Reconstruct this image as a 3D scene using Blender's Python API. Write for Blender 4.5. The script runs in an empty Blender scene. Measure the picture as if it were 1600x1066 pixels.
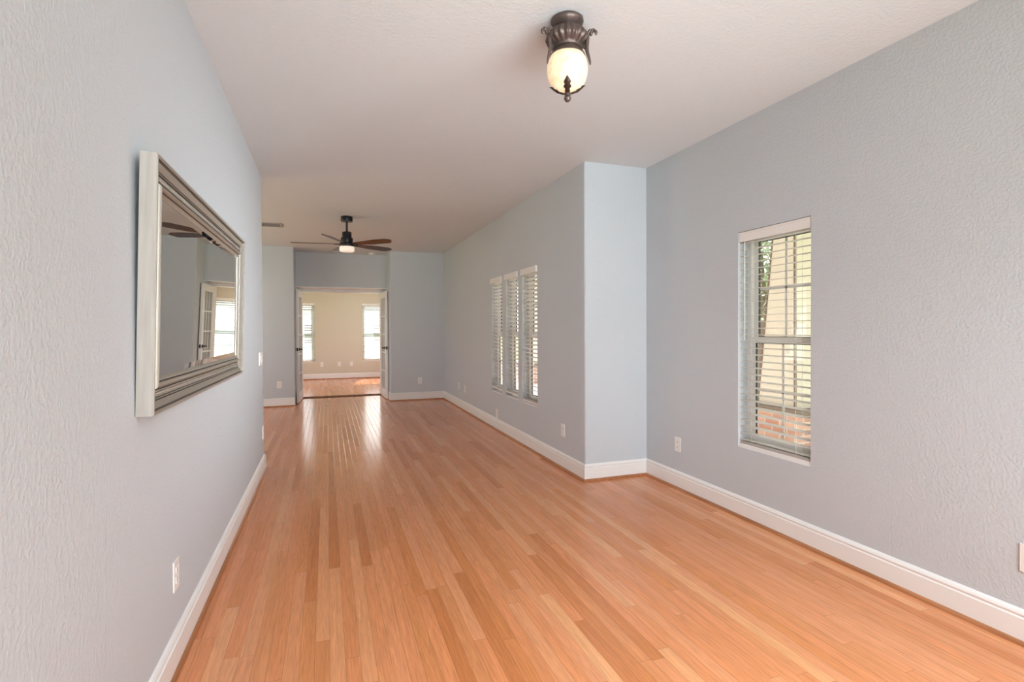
import bpy, bmesh, math, random
from mathutils import Matrix, Vector
PI = math.pi
sc = bpy.context.scene
C = sc.collection
random.seed(7)

# ------------------------------------------------------------------ camera
CAM_Z = 1.3134
fw = Vector((0.33358126, 0.94263788, -0.01254476))
rt = Vector((0.94268226, -0.33365907, -0.00466616))
up = Vector((0.00858417, 0.01026918, 0.99991042))
cam = bpy.data.cameras.new('camera')
cam.sensor_fit = 'HORIZONTAL'; cam.sensor_width = 36.0
cam.lens = 816.8862 * 36.0 / 1600.0
cam.shift_y = (524.39 - 533.0) / 1600.0
cam.clip_start = 0.02; cam.clip_end = 500
co = bpy.data.objects.new('camera', cam); C.objects.link(co)
co.matrix_world = Matrix(((rt.x, up.x, -fw.x, 0), (rt.y, up.y, -fw.y, 0), (rt.z, up.z, -fw.z, CAM_Z), (0, 0, 0, 1)))
sc.camera = co

# ------------------------------------------------------------------ view, world, sun, added fill lamps
sc.view_settings.view_transform = 'Standard'; sc.view_settings.look = 'None'
sc.view_settings.gamma = 1.0; sc.view_settings.use_curve_mapping = False
sc.view_settings.exposure = 0.0
try:
    sc.cycles.use_denoising = True
    sc.cycles.max_bounces = 14; sc.cycles.diffuse_bounces = 8; sc.cycles.glossy_bounces = 6
    sc.cycles.transparent_max_bounces = 24; sc.cycles.transmission_bounces = 8
    sc.cycles.sample_clamp_indirect = 8.0
    sc.cycles.caustics_reflective = False; sc.cycles.caustics_refractive = False
except Exception:
    pass
SKY = 3.3          # sky strength
SUN = 17.0
LEFT, RIGHT = 6.5, 35.0                   # added fill lamps outside the added side windows behind the viewpoint
HALL, BACK = 76.0, 33.0                    # added fill lamps at the side hall and the beige room
TOP_FILL, UP_FILL = 80.0, 47.0                    # added overhead and upward fill behind the viewpoint, no real fixtures
w = bpy.data.worlds.new('sky'); sc.world = w; w.use_nodes = True
nt = w.node_tree; nt.nodes.clear()
n_out = nt.nodes.new('ShaderNodeOutputWorld'); n_bg = nt.nodes.new('ShaderNodeBackground')
n_tc = nt.nodes.new('ShaderNodeTexCoord'); n_sep = nt.nodes.new('ShaderNodeSeparateXYZ')
n_cr = nt.nodes.new('ShaderNodeValToRGB')
n_cr.color_ramp.elements[0].position = 0.0; n_cr.color_ramp.elements[0].color = (0.95, 0.97, 1.0, 1)
n_cr.color_ramp.elements[1].position = 0.8; n_cr.color_ramp.elements[1].color = (0.62, 0.76, 1.0, 1)
nt.links.new(n_tc.outputs['Generated'], n_sep.inputs[0]); nt.links.new(n_sep.outputs['Z'], n_cr.inputs[0])
nt.links.new(n_cr.outputs[0], n_bg.inputs[0]); n_bg.inputs[1].default_value = SKY
nt.links.new(n_bg.outputs[0], n_out.inputs[0])

def lamp(name, kind, loc, energy, color=(1, 1, 1), direction=None, **kw):
    l = bpy.data.lights.new(name, kind); l.energy = energy; l.color = color
    for k, v in kw.items(): setattr(l, k, v)
    o = bpy.data.objects.new(name, l); C.objects.link(o); o.location = loc
    if direction is not None:
        o.rotation_euler = Vector(direction).to_track_quat('-Z', 'Y').to_euler()
    return o
lamp('sun', 'SUN', (5, 25, 20), SUN, (1.0, 0.93, 0.82), (-0.235, -0.97, -1.02), angle=math.radians(0.6))
COOL = (0.80, 0.93, 1.0)
lamp('left_fill', 'AREA', (-1.0, -2.35, 1.45), LEFT, (0.94, 0.97, 1.0), (3.3, 6.2, -0.6), shape='RECTANGLE', size=2.2, size_y=2.0, spread=math.radians(25))  # added fill lamp, narrow beam towards the right hand walls
lamp('right_fill', 'AREA', (3.15, -2.35, 1.45), RIGHT, (0.95, 0.97, 1.0), (-3.75, 7.9, 0), shape='RECTANGLE', size=2.2, size_y=2.0, spread=math.radians(22))  # added fill lamp, narrow beam towards the far left wall
lamp('hall_fill', 'AREA', (-4.0, 7.5, 1.45), HALL, (1.0, 0.89, 0.79), (1, 0, 0.45), shape='RECTANGLE', size=2.2, size_y=1.8)  # added lamp that brightens the far half from the hall side
lamp('back_right_fill', 'AREA', (2.6, 12.9, 1.4), BACK, (1.0, 0.98, 0.94), (-1, 0, 0.1), shape='RECTANGLE', size=2.2, size_y=1.8)  # added fill for the beige room
lamp('back_left_fill', 'AREA', (-3.65, 12.9, 1.4), BACK, (1.0, 0.98, 0.94), (1, 0, 0.1), shape='RECTANGLE', size=2.2, size_y=1.8)  # matching added fill from the opposite side
lamp('rear_top_fill', 'AREA', (1.1, -1.9, 2.70), TOP_FILL, COOL, (0, 0.7, -1), shape='RECTANGLE', size=1.2, size_y=1.2, spread=math.radians(140))  # unseen added fill under the ceiling, not a fixture
lamp('near_top_fill', 'AREA', (1.3, -0.5, 2.70), TOP_FILL, COOL, (0, 0.5, -1), shape='RECTANGLE', size=1.2, size_y=1.2, spread=math.radians(100))  # second added overhead fill, brightens near floor and walls
lamp('rear_up_fill', 'AREA', (1.1, -1.4, 1.0), UP_FILL, COOL, (0, 2.0, 1), shape='RECTANGLE', size=3.0, size_y=2.2, spread=math.radians(70))  # added upward fill to brighten the ceiling

# ------------------------------------------------------------------ measured room
H = 2.743
XL, YL = -0.570, 5.438          # left partition face and its end
XR1, YR, XR2 = 2.087, 4.021, 2.703
YF, YH = 9.761, 10.35           # far wall face, header wall face
XCL, XCR = -0.532, 1.0946
YB = 14.76
T = 0.14
YREAR = -4.5
XHALL = -3.6

# ------------------------------------------------------------------ material helpers
def mat(name):
    m = bpy.data.materials.new(name); m.use_nodes = True
    return m, m.node_tree, m.node_tree.nodes['Principled BSDF']
def simple(name, col, rough=0.5, metal=0.0, spec=0.5, noise=0.0, nscale=20.0, bump=0.0):
    m, t, b = mat(name)
    b.inputs['Base Color'].default_value = (*col, 1); b.inputs['Roughness'].default_value = rough
    b.inputs['Metallic'].default_value = metal; b.inputs['Specular IOR Level'].default_value = spec
    if noise or bump:
        tc = t.nodes.new('ShaderNodeTexCoord'); nz = t.nodes.new('ShaderNodeTexNoise')
        nz.inputs['Scale'].default_value = nscale; nz.inputs['Detail'].default_value = 5
        t.links.new(tc.outputs['Object'], nz.inputs['Vector'])
        if noise:
            mx = t.nodes.new('ShaderNodeMix'); mx.data_type = 'RGBA'
            mx.inputs[6].default_value = (*[max(0, c * (1 - noise)) for c in col], 1)
            mx.inputs[7].default_value = (*[min(1, c * (1 + noise)) for c in col], 1)
            t.links.new(nz.outputs[0], mx.inputs[0]); t.links.new(mx.outputs[2], b.inputs['Base Color'])
        if bump:
            bp = t.nodes.new('ShaderNodeBump'); bp.inputs['Strength'].default_value = bump; bp.inputs['Distance'].default_value = 0.002
            t.links.new(nz.outputs[0], bp.inputs['Height']); t.links.new(bp.outputs[0], b.inputs['Normal'])
    return m
def plaster(name, col, scale, strength, dist):
    """painted orange-peel / knockdown texture"""
    m, t, b = mat(name)
    b.inputs['Base Color'].default_value = (*col, 1); b.inputs['Roughness'].default_value = 0.62
    b.inputs['Specular IOR Level'].default_value = 0.25
    tc = t.nodes.new('ShaderNodeTexCoord')
    n1 = t.nodes.new('ShaderNodeTexNoise'); n1.inputs['Scale'].default_value = scale; n1.inputs['Detail'].default_value = 3
    n2 = t.nodes.new('ShaderNodeTexNoise'); n2.inputs['Scale'].default_value = scale * 2.6; n2.inputs['Detail'].default_value = 2
    r = t.nodes.new('ShaderNodeMapRange'); r.inputs[1].default_value = 0.42; r.inputs[2].default_value = 0.62
    ad = t.nodes.new('ShaderNodeMath'); ad.operation = 'MULTIPLY_ADD'; ad.inputs[1].default_value = 0.35
    t.links.new(tc.outputs['Object'], n1.inputs['Vector']); t.links.new(tc.outputs['Object'], n2.inputs['Vector'])
    t.links.new(n1.outputs[0], r.inputs[0]); t.links.new(n2.outputs[0], ad.inputs[0]); t.links.new(r.outputs[0], ad.inputs[2])
    bp = t.nodes.new('ShaderNodeBump'); bp.inputs['Strength'].default_value = strength; bp.inputs['Distance'].default_value = dist
    t.links.new(ad.outputs[0], bp.inputs['Height']); t.links.new(bp.outputs[0], b.inputs['Normal'])
    return m
def mth(t, op, a, b=None, c=None):
    n = t.nodes.new('ShaderNodeMath'); n.operation = op
    for i, v in enumerate((a, b, c)):
        if v is None: continue
        if isinstance(v, (int, float)): n.inputs[i].default_value = v
        else: t.links.new(v, n.inputs[i])
    return n.outputs[0]
def oak_floor(name, along='Y'):
    m, t, b = mat(name)
    tc = t.nodes.new('ShaderNodeTexCoord'); sp = t.nodes.new('ShaderNodeSeparateXYZ')
    t.links.new(tc.outputs['Object'], sp.inputs[0])
    a, c = (sp.outputs['X'], sp.outputs['Y']) if along == 'Y' else (sp.outputs['Y'], sp.outputs['X'])
    BW = 0.0572
    u = mth(t, 'DIVIDE', a, BW); row = mth(t, 'FLOOR', u); fu = mth(t, 'FRACT', u)
    wn = t.nodes.new('ShaderNodeTexWhiteNoise'); wn.noise_dimensions = '1D'; t.links.new(row, wn.inputs['W'])
    off = mth(t, 'MULTIPLY', wn.outputs['Value'], 7.3)
    wn1 = t.nodes.new('ShaderNodeTexWhiteNoise'); wn1.noise_dimensions = '1D'; t.links.new(mth(t, 'ADD', row, 77.7), wn1.inputs['W'])
    ln = mth(t, 'MULTIPLY_ADD', wn1.outputs['Value'], 0.9, 0.95)
    v = mth(t, 'DIVIDE', mth(t, 'ADD', c, off), ln); idx = mth(t, 'FLOOR', v); fv = mth(t, 'FRACT', v)
    cmb = t.nodes.new('ShaderNodeCombineXYZ'); t.links.new(row, cmb.inputs[0]); t.links.new(idx, cmb.inputs[1])
    wn2 = t.nodes.new('ShaderNodeTexWhiteNoise'); wn2.noise_dimensions = '2D'; t.links.new(cmb.outputs[0], wn2.inputs['Vector'])
    # grain: stretched noise, shifted per board
    g = t.nodes.new('ShaderNodeCombineXYZ')
    t.links.new(mth(t, 'MULTIPLY', a, 55.0), g.inputs[0])
    t.links.new(mth(t, 'MULTIPLY_ADD', wn2.outputs['Value'], 37.0, mth(t, 'MULTIPLY', c, 2.6)), g.inputs[1])
    t.links.new(mth(t, 'MULTIPLY', wn2.outputs['Value'], 19.0), g.inputs[2])
    gn = t.nodes.new('ShaderNodeTexNoise'); gn.inputs['Scale'].default_value = 1.0; gn.inputs['Detail'].default_value = 6
    gn.inputs['Roughness'].default_value = 0.65; gn.inputs['Distortion'].default_value = 1.4
    t.links.new(g.outputs[0], gn.inputs['Vector'])
    wv = t.nodes.new('ShaderNodeTexNoise'); wv.inputs['Scale'].default_value = 4.0; wv.inputs['Detail'].default_value = 3
    t.links.new(g.outputs[0], wv.inputs['Vector'])
    ramp = t.nodes.new('ShaderNodeValToRGB'); e = ramp.color_ramp.elements
    e[0].position = 0.0; e[0].color = (0.575, 0.195, 0.062, 1)
    e[1].position = 1.0; e[1].color = (0.78, 0.355, 0.155, 1)
    for pos, col in ((0.2, (0.665, 0.240, 0.080, 1)), (0.4, (0.685, 0.268, 0.108, 1)), (0.6, (0.715, 0.262, 0.102, 1)), (0.85, (0.735, 0.298, 0.132, 1))):
        x = e.new(pos); x.color = col
    t.links.new(wn2.outputs['Value'], ramp.inputs[0])
    gr = t.nodes.new('ShaderNodeMapRange'); gr.inputs[1].default_value = 0.3; gr.inputs[2].default_value = 0.72
    gr.inputs[3].default_value = 0.80; gr.inputs[4].default_value = 1.12
    t.links.new(gn.outputs[0], gr.inputs[0])
    fine = t.nodes.new('ShaderNodeMapRange'); fine.inputs[1].default_value = 0.35; fine.inputs[2].default_value = 0.6
    fine.inputs[3].default_value = 0.9; fine.inputs[4].default_value = 1.03
    t.links.new(wv.outputs[0], fine.inputs[0])
    # gaps between boards
    eu = mth(t, 'MULTIPLY', mth(t, 'MINIMUM', fu, mth(t, 'SUBTRACT', 1.0, fu)), BW)
    ev = mth(t, 'MULTIPLY', mth(t, 'MINIMUM', fv, mth(t, 'SUBTRACT', 1.0, fv)), ln)
    ed = mth(t, 'MINIMUM', eu, ev)
    gap = t.nodes.new('ShaderNodeMapRange'); gap.inputs[1].default_value = 0.0; gap.inputs[2].default_value = 0.0011
    gap.inputs[3].default_value = 0.5; gap.inputs[4].default_value = 1.0
    t.links.new(ed, gap.inputs[0])
    k = mth(t, 'MULTIPLY', mth(t, 'MULTIPLY', gr.outputs[0], fine.outputs[0]), gap.outputs[0])
    mx = t.nodes.new('ShaderNodeMix'); mx.data_type = 'RGBA'; mx.blend_type = 'MULTIPLY'; mx.inputs[0].default_value = 1.0
    cc = t.nodes.new('ShaderNodeCombineColor')
    for i in range(3): t.links.new(k, cc.inputs[i])
    t.links.new(ramp.outputs[0], mx.inputs[6]); t.links.new(cc.outputs[0], mx.inputs[7])
    t.links.new(mx.outputs[2], b.inputs['Base Color'])
    b.inputs['Roughness'].default_value = 0.17; b.inputs['Specular IOR Level'].default_value = 0.5
    hb = t.nodes.new('ShaderNodeMapRange'); hb.inputs[1].default_value = 0.0; hb.inputs[2].default_value = 0.0022
    t.links.new(ed, hb.inputs[0])
    tilt = mth(t, 'MULTIPLY', mth(t, 'SUBTRACT', wn2.outputs['Value'], 0.5), mth(t, 'MULTIPLY', fu, 0.7))
    hh = mth(t, 'ADD', mth(t, 'ADD', hb.outputs[0], tilt), mth(t, 'MULTIPLY', gn.outputs[0], 0.10))
    bp = t.nodes.new('ShaderNodeBump'); bp.inputs['Strength'].default_value = 0.5; bp.inputs['Distance'].default_value = 0.0011
    t.links.new(hh, bp.inputs['Height']); t.links.new(bp.outputs[0], b.inputs['Normal'])
    return m
def glass_mat(name, tint=(1, 1, 1), refl=0.05):
    m, t, b = mat(name); t.nodes.remove(b)
    o = t.nodes['Material Output']; tr = t.nodes.new('ShaderNodeBsdfTransparent'); gl = t.nodes.new('ShaderNodeBsdfGlossy')
    tr.inputs[0].default_value = (*tint, 1); gl.inputs['Roughness'].default_value = 0.02
    lw = t.nodes.new('ShaderNodeLayerWeight'); lw.inputs[0].default_value = 0.5
    k = mth(t, 'MULTIPLY_ADD', mth(t, 'POWER', lw.outputs['Facing'], 5.0), 0.55, 0.025)
    mx = t.nodes.new('ShaderNodeMixShader'); t.links.new(k, mx.inputs[0])
    t.links.new(tr.outputs[0], mx.inputs[1]); t.links.new(gl.outputs[0], mx.inputs[2]); t.links.new(mx.outputs[0], o.inputs[0])
    return m
def slat_mat(name, col):
    m, t, b = mat(name); o = t.nodes['Material Output']
    b.inputs['Base Color'].default_value = (*col, 1); b.inputs['Roughness'].default_value = 0.45
    tl = t.nodes.new('ShaderNodeBsdfTranslucent'); tl.inputs[0].default_value = (*col, 1)
    mx = t.nodes.new('ShaderNodeMixShader'); mx.inputs[0].default_value = 0.45
    t.links.new(b.outputs[0], mx.inputs[1]); t.links.new(tl.outputs[0], mx.inputs[2]); t.links.new(mx.outputs[0], o.inputs[0])
    return m
def glow(name, col, strength, base=(0.9, 0.8, 0.6)):
    m, t, b = mat(name)
    b.inputs['Base Color'].default_value = (*base, 1); b.inputs['Roughness'].default_value = 0.35
    b.inputs['Emission Color'].default_value = (*col, 1); b.inputs['Emission Strength'].default_value = strength
    return m
def alabaster(name, s0, s1):
    m, t, b = mat(name)
    tc = t.nodes.new('ShaderNodeTexCoord'); nz = t.nodes.new('ShaderNodeTexNoise')
    nz.inputs['Scale'].default_value = 26; nz.inputs['Detail'].default_value = 5; nz.inputs['Distortion'].default_value = 1.5
    t.links.new(tc.outputs['Object'], nz.inputs['Vector'])
    cr = t.nodes.new('ShaderNodeValToRGB'); e = cr.color_ramp.elements
    e[0].position = 0.35; e[0].color = (1.0, 0.70, 0.40, 1); e[1].position = 0.6; e[1].color = (1.0, 0.82, 0.58, 1)
    t.links.new(nz.outputs[0], cr.inputs[0])
    b.inputs['Base Color'].default_value = (0.62, 0.45, 0.27, 1); b.inputs['Roughness'].default_value = 0.3
    t.links.new(cr.outputs[0], b.inputs['Emission Color'])
    lw = t.nodes.new('ShaderNodeMapRange'); lw.inputs[3].default_value = s0; lw.inputs[4].default_value = s1
    lw.inputs[1].default_value = 0.3; lw.inputs[2].default_value = 0.7
    t.links.new(nz.outputs[0], lw.inputs[0])
    t.links.new(lw.outputs[0], b.inputs['Emission Strength'])
    return m
def brick_mat(name):
    m, t, b = mat(name)
    tc = t.nodes.new('ShaderNodeTexCoord'); mp = t.nodes.new('ShaderNodeMapping')
    mp.inputs['Rotation'].default_value = (PI / 2, 0, 0)
    sp = t.nodes.new('ShaderNodeSeparateXYZ'); cb = t.nodes.new('ShaderNodeCombineXYZ')
    t.links.new(tc.outputs['Object'], sp.inputs[0])
    t.links.new(mth(t, 'ADD', sp.outputs['X'], sp.outputs['Y']), cb.inputs[0]); t.links.new(sp.outputs['Z'], cb.inputs[1])
    br = t.nodes.new('ShaderNodeTexBrick'); br.inputs['Scale'].default_value = 1.0
    br.inputs['Brick Width'].default_value = 0.21; br.inputs['Row Height'].default_value = 0.075; br.inputs['Mortar Size'].default_value = 0.006
    br.inputs['Color1'].default_value = (0.44, 0.22, 0.155, 1); br.inputs['Color2'].default_value = (0.58, 0.35, 0.26, 1)
    br.inputs['Mortar'].default_value = (0.6, 0.55, 0.48, 1)
    t.links.new(cb.outputs[0], br.inputs['Vector']); t.links.new(br.outputs['Color'], b.inputs['Base Color'])
    b.inputs['Roughness'].default_value = 0.9
    return m
def wood_mat(name, c0, c1, scale=(3, 40, 40), rough=0.4):
    m, t, b = mat(name)
    tc = t.nodes.new('ShaderNodeTexCoord'); mp = t.nodes.new('ShaderNodeMapping'); mp.inputs['Scale'].default_value = scale
    nz = t.nodes.new('ShaderNodeTexNoise'); nz.inputs['Scale'].default_value = 1.0; nz.inputs['Detail'].default_value = 5
    cr = t.nodes.new('ShaderNodeValToRGB'); cr.color_ramp.elements[0].color = (*c0, 1); cr.color_ramp.elements[1].color = (*c1, 1)
    cr.color_ramp.elements[0].position = 0.3; cr.color_ramp.elements[1].position = 0.7
    t.links.new(tc.outputs['Object'], mp.inputs[0]); t.links.new(mp.outputs[0], nz.inputs['Vector'])
    t.links.new(nz.outputs[0], cr.inputs[0]); t.links.new(cr.outputs[0], b.inputs['Base Color'])
    b.inputs['Roughness'].default_value = rough
    return m

M = dict(
    wall=plaster('grey_wall_paint', (0.536, 0.571, 0.602), 80, 0.30, 0.003),
    ceil=plaster('ceiling_paint', (0.68, 0.695, 0.705), 64, 0.32, 0.003),
    beige=plaster('beige_wall_paint', (0.60, 0.56, 0.47), 62, 0.2, 0.003),
    ext=simple('cream_stucco', (0.61, 0.56, 0.46), 0.85, noise=0.06, nscale=60, bump=0.3),
    ext2=simple('tan_trim_paint', (0.17, 0.125, 0.09), 0.7, noise=0.05),
    white=simple('white_trim_paint', (0.80, 0.79, 0.775), 0.35, noise=0.015, nscale=8),
    vinyl=simple('white_window_vinyl', (0.80, 0.79, 0.77), 0.4, noise=0.01, nscale=8),
    gasket=simple('dark_gasket', (0.06, 0.06, 0.06), 0.7),
    plate=simple('white_plate_plastic', (0.78, 0.77, 0.745), 0.3, noise=0.01),
    slot=simple('slot_black', (0.03, 0.03, 0.03), 0.6),
    oak=oak_floor('oak_strip_floor'),
    shoe=wood_mat('oak_shoe_molding', (0.30, 0.115, 0.045), (0.46, 0.19, 0.08), (30, 3, 30), 0.35),
    thr=wood_mat('dark_threshold_wood', (0.15, 0.065, 0.035), (0.19, 0.085, 0.042), (3, 40, 40), 0.9),
    slat=slat_mat('white_slats', (0.82, 0.81, 0.78)),
    valance=simple('white_valance', (0.80, 0.78, 0.76), 0.4, noise=0.01),
    cord=simple('white_cord', (0.75, 0.74, 0.71), 0.8),
    glass=glass_mat('window_glass'), dglass=glass_mat('door_glass', (0.97, 0.98, 0.97)),
    bronze=simple('aged_bronze', (0.115, 0.082, 0.070), 0.40, 0.6, noise=0.3, nscale=70, bump=0.25),
    black=simple('matte_black_metal', (0.012, 0.012, 0.014), 0.4, 0.3),
    blade=wood_mat('walnut_blade', (0.035, 0.013, 0.008), (0.085, 0.033, 0.02), (4, 60, 60), 0.2),
    lever=simple('dark_bronze_lever', (0.02, 0.016, 0.014), 0.35, 0.7),
    silver=simple('champagne_silver_leaf', (0.50, 0.465, 0.41), 0.34, 0.75, noise=0.06, nscale=40, bump=0.1),
    silver2=simple('antiqued_bead_silver', (0.40, 0.365, 0.32), 0.42, 0.7, noise=0.3, nscale=120),
    groove_dark=simple('dark_groove_metal', (0.13, 0.115, 0.095), 0.55, 0.4),
    side=wood_mat('washed_silver_wood', (0.31, 0.285, 0.255), (0.39, 0.365, 0.33), (60, 60, 4), 0.45),
    mirror=simple('mirror_silvering', (0.86, 0.88, 0.86), 0.0, 1.0),
    globe=alabaster('amber_alabaster_glass', 0.50, 0.75),
    diffuser=glow('frosted_diffuser', (1.0, 0.80, 0.66), 0.55, (0.8, 0.7, 0.62)),
    disc=simple('white_disc_plastic', (0.78, 0.76, 0.72), 0.4),
    ventm=simple('taupe_vent_metal', (0.38, 0.35, 0.32), 0.5),
    brick=brick_mat('red_brick'),
    conc=simple('pale_concrete', (0.62, 0.60, 0.56), 0.9, noise=0.1, nscale=6),
    road=simple('grey_asphalt', (0.16, 0.165, 0.175), 0.9, noise=0.15, nscale=8),
    grass=simple('lawn_grass', (0.16, 0.26, 0.05), 0.95, noise=0.45, nscale=9),
    leaf=simple('leaf_green', (0.12, 0.155, 0.07), 0.6, noise=0.4, nscale=3),
    bark=simple('bark', (0.16, 0.11, 0.07), 0.9, noise=0.3, nscale=20),
    roof=simple('grey_shingle', (0.22, 0.21, 0.21), 0.9, noise=0.2, nscale=30),
    house=simple('pale_siding', (0.62, 0.66, 0.72), 0.8, noise=0.03),
    pane=simple('dark_window_pane', (0.05, 0.06, 0.08), 0.1),
    box=simple('grey_utility_metal', (0.20, 0.23, 0.22), 0.6, noise=0.05),
)
M['thr'].node_tree.nodes['Principled BSDF'].inputs['Specular IOR Level'].default_value = 0.1
# leaf: some light passes through
_t = M['leaf'].node_tree; _b = _t.nodes['Principled BSDF']; _o = _t.nodes['Material Output']
_tl = _t.nodes.new('ShaderNodeBsdfTranslucent'); _tl.inputs[0].default_value = (0.50, 0.54, 0.36, 1)
_mx = _t.nodes.new('ShaderNodeMixShader'); _mx.inputs[0].default_value = 0.45
_t.links.new(_b.outputs[0], _mx.inputs[1]); _t.links.new(_tl.outputs[0], _mx.inputs[2]); _t.links.new(_mx.outputs[0], _o.inputs[0])

# ------------------------------------------------------------------ geometry helpers
class MB:
    """collects shapes, builds ONE mesh object"""
    def __init__(s): s.bm = bmesh.new()
    def box(s, x0, x1, y0, y1, z0, z1, mtx=None):
        v = [s.bm.verts.new((x, y, z)) for x in (x0, x1) for y in (y0, y1) for z in (z0, z1)]
        for f in ((0, 1, 3, 2), (4, 6, 7, 5), (0, 4, 5, 1), (2, 3, 7, 6), (0, 2, 6, 4), (1, 5, 7, 3)):
            s.bm.faces.new([v[i] for i in f])
        if mtx is not None:
            for q in v: q.co = mtx @ q.co
        return s
    def poly(s, pts, faces):
        v = [s.bm.verts.new(p) for p in pts]
        for f in faces: s.bm.faces.new([v[i] for i in f])
        return s
    def prism(s, outline, z0, z1):
        n = len(outline)
        b = [s.bm.verts.new((x, y, z0)) for x, y in outline]; t = [s.bm.verts.new((x, y, z1)) for x, y in outline]
        s.bm.faces.new(b[::-1]); s.bm.faces.new(t)
        for i in range(n): s.bm.faces.new((b[i], b[(i + 1) % n], t[(i + 1) % n], t[i]))
        return s
    def lathe(s, prof, seg=32, c=(0, 0, 0), flute=0, famp=0.0, frange=None):
        rings = []
        for r, z in prof:
            ring = []
            for i in range(seg):
                a = 2 * PI * i / seg; rr = r
                if flute and frange and frange[0] <= z <= frange[1]:
                    rr = r * (1 + famp * math.cos(flute * a))
                ring.append(s.bm.verts.new((c[0] + rr * math.cos(a), c[1] + rr * math.sin(a), c[2] + z)))
            rings.append(ring)
        for a, b in zip(rings, rings[1:]):
            for i in range(seg): s.bm.faces.new((a[i], a[(i + 1) % seg], b[(i + 1) % seg], b[i]))
        s.bm.faces.new(rings[0][::-1]); s.bm.faces.new(rings[-1])
        return s
    def tube(s, pts, rad, seg=8):
        pts = [Vector(p) for p in pts]; rings = []
        for i, p in enumerate(pts):
            d = (pts[min(i + 1, len(pts) - 1)] - pts[max(i - 1, 0)]).normalized()
            a = d.orthogonal().normalized() if i == 0 else (pa - d * pa.dot(d)).normalized()
            pa = a; b = d.cross(a); r = rad[i] if isinstance(rad, (list, tuple)) else rad
            rings.append([s.bm.verts.new(p + a * r * math.cos(2 * PI * k / seg) + b * r * math.sin(2 * PI * k / seg)) for k in range(seg)])
        for a, b in zip(rings, rings[1:]):
            for k in range(seg): s.bm.faces.new((a[k], a[(k + 1) % seg], b[(k + 1) % seg], b[k]))
        s.bm.faces.new(rings[0][::-1]); s.bm.faces.new(rings[-1])
        return s
    def ball(s, c, r, sz=1.0, u=10, v=6):
        rings = [[s.bm.verts.new((c[0] + r * math.sin(PI * j / v) * math.cos(2 * PI * i / u), c[1] + r * math.sin(PI * j / v) * math.sin(2 * PI * i / u), c[2] + r * sz * math.cos(PI * j / v))) for i in range(u)] for j in range(1, v)]
        for a, b in zip(rings, rings[1:]):
            for i in range(u): s.bm.faces.new((a[i], b[i], b[(i + 1) % u], a[(i + 1) % u]))
        t = s.bm.verts.new((c[0], c[1], c[2] + r * sz)); d = s.bm.verts.new((c[0], c[1], c[2] - r * sz))
        for i in range(u):
            s.bm.faces.new((t, rings[0][i], rings[0][(i + 1) % u])); s.bm.faces.new((d, rings[-1][(i + 1) % u], rings[-1][i]))
        return s
    def bevel(s, wd, seg=2):
        bmesh.ops.bevel(s.bm, geom=list(s.bm.edges), offset=wd, segments=seg, affect='EDGES', profile=0.6); return s
    def build(s, name, material, parent=None, smooth=None):
        bmesh.ops.recalc_face_normals(s.bm, faces=s.bm.faces[:])
        me = bpy.data.meshes.new(name); s.bm.to_mesh(me); s.bm.free()
        me.materials.append(material)
        if smooth:
            for p in me.polygons: p.use_smooth = True
            try: me.set_sharp_from_angle(angle=math.radians(smooth))
            except Exception: pass
        o = bpy.data.objects.new(name, me); C.objects.link(o)
        if parent is not None: o.parent = parent
        return o
def thing(name, label=None, cat=None, loc=(0, 0, 0), rot=(0, 0, 0), group=None, kind=None):
    o = bpy.data.objects.new(name, None); C.objects.link(o); o.empty_display_size = 0.1
    o.location = loc; o.rotation_euler = rot
    return tag(o, label, cat, group, kind)
def tag(o, label=None, cat=None, group=None, kind=None):
    for k, v in (('label', label), ('category', cat), ('group', group), ('kind', kind)):
        if v: o[k] = v
    return o
def struct(name, mb, m, label, cat, smooth=None):
    return tag(mb.build(name, m, None, smooth), label, cat, None, 'structure')
KIDS = {}
def kids(o): return [c for c in bpy.data.objects if c.parent == o]
def dup(root, loc, rot, label, group=None):
    r = root.copy(); C.objects.link(r); r.location = loc; r.rotation_euler = rot; r['label'] = label
    if group: r['group'] = group
    for ch in kids(root):
        c = ch.copy(); C.objects.link(c); c.parent = r
        for g in kids(ch):
            d = g.copy(); C.objects.link(d); d.parent = c
    return r
def holed(u0, u1, z0, z1, t, holes, place):
    """solid wall slab with rectangular holes; place(u, d, z) -> world point, d in 0..t"""
    mb = MB(); us = sorted({u0, u1, *[h[0] for h in holes], *[h[1] for h in holes]}); zs = sorted({z0, z1, *[h[2] for h in holes], *[h[3] for h in holes]})
    def solid(i, j):
        if i < 0 or j < 0 or i >= len(us) - 1 or j >= len(zs) - 1: return False
        cu = (us[i] + us[i + 1]) / 2; cz = (zs[j] + zs[j + 1]) / 2
        return not any(h[0] < cu < h[1] and h[2] < cz < h[3] for h in holes)
    cache = {}
    def V(i, k, j):
        key = (i, k, j)
        if key not in cache: cache[key] = mb.bm.verts.new(place(us[i], k * t, zs[j]))
        return cache[key]
    for i in range(len(us) - 1):
        for j in range(len(zs) - 1):
            if not solid(i, j): continue
            for k in (0, 1): mb.bm.faces.new((V(i, k, j), V(i + 1, k, j), V(i + 1, k, j + 1), V(i, k, j + 1)))
            for di, dj, e in ((-1, 0, ((i, j), (i, j + 1))), (1, 0, ((i + 1, j), (i + 1, j + 1))), (0, -1, ((i, j), (i + 1, j))), (0, 1, ((i, j + 1), (i + 1, j + 1)))):
                if not solid(i + di, j + dj):
                    (a, b), (c, d) = e
                    mb.bm.faces.new((V(a, 0, b), V(c, 0, d), V(c, 1, d), V(a, 1, b)))
    return mb
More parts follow.
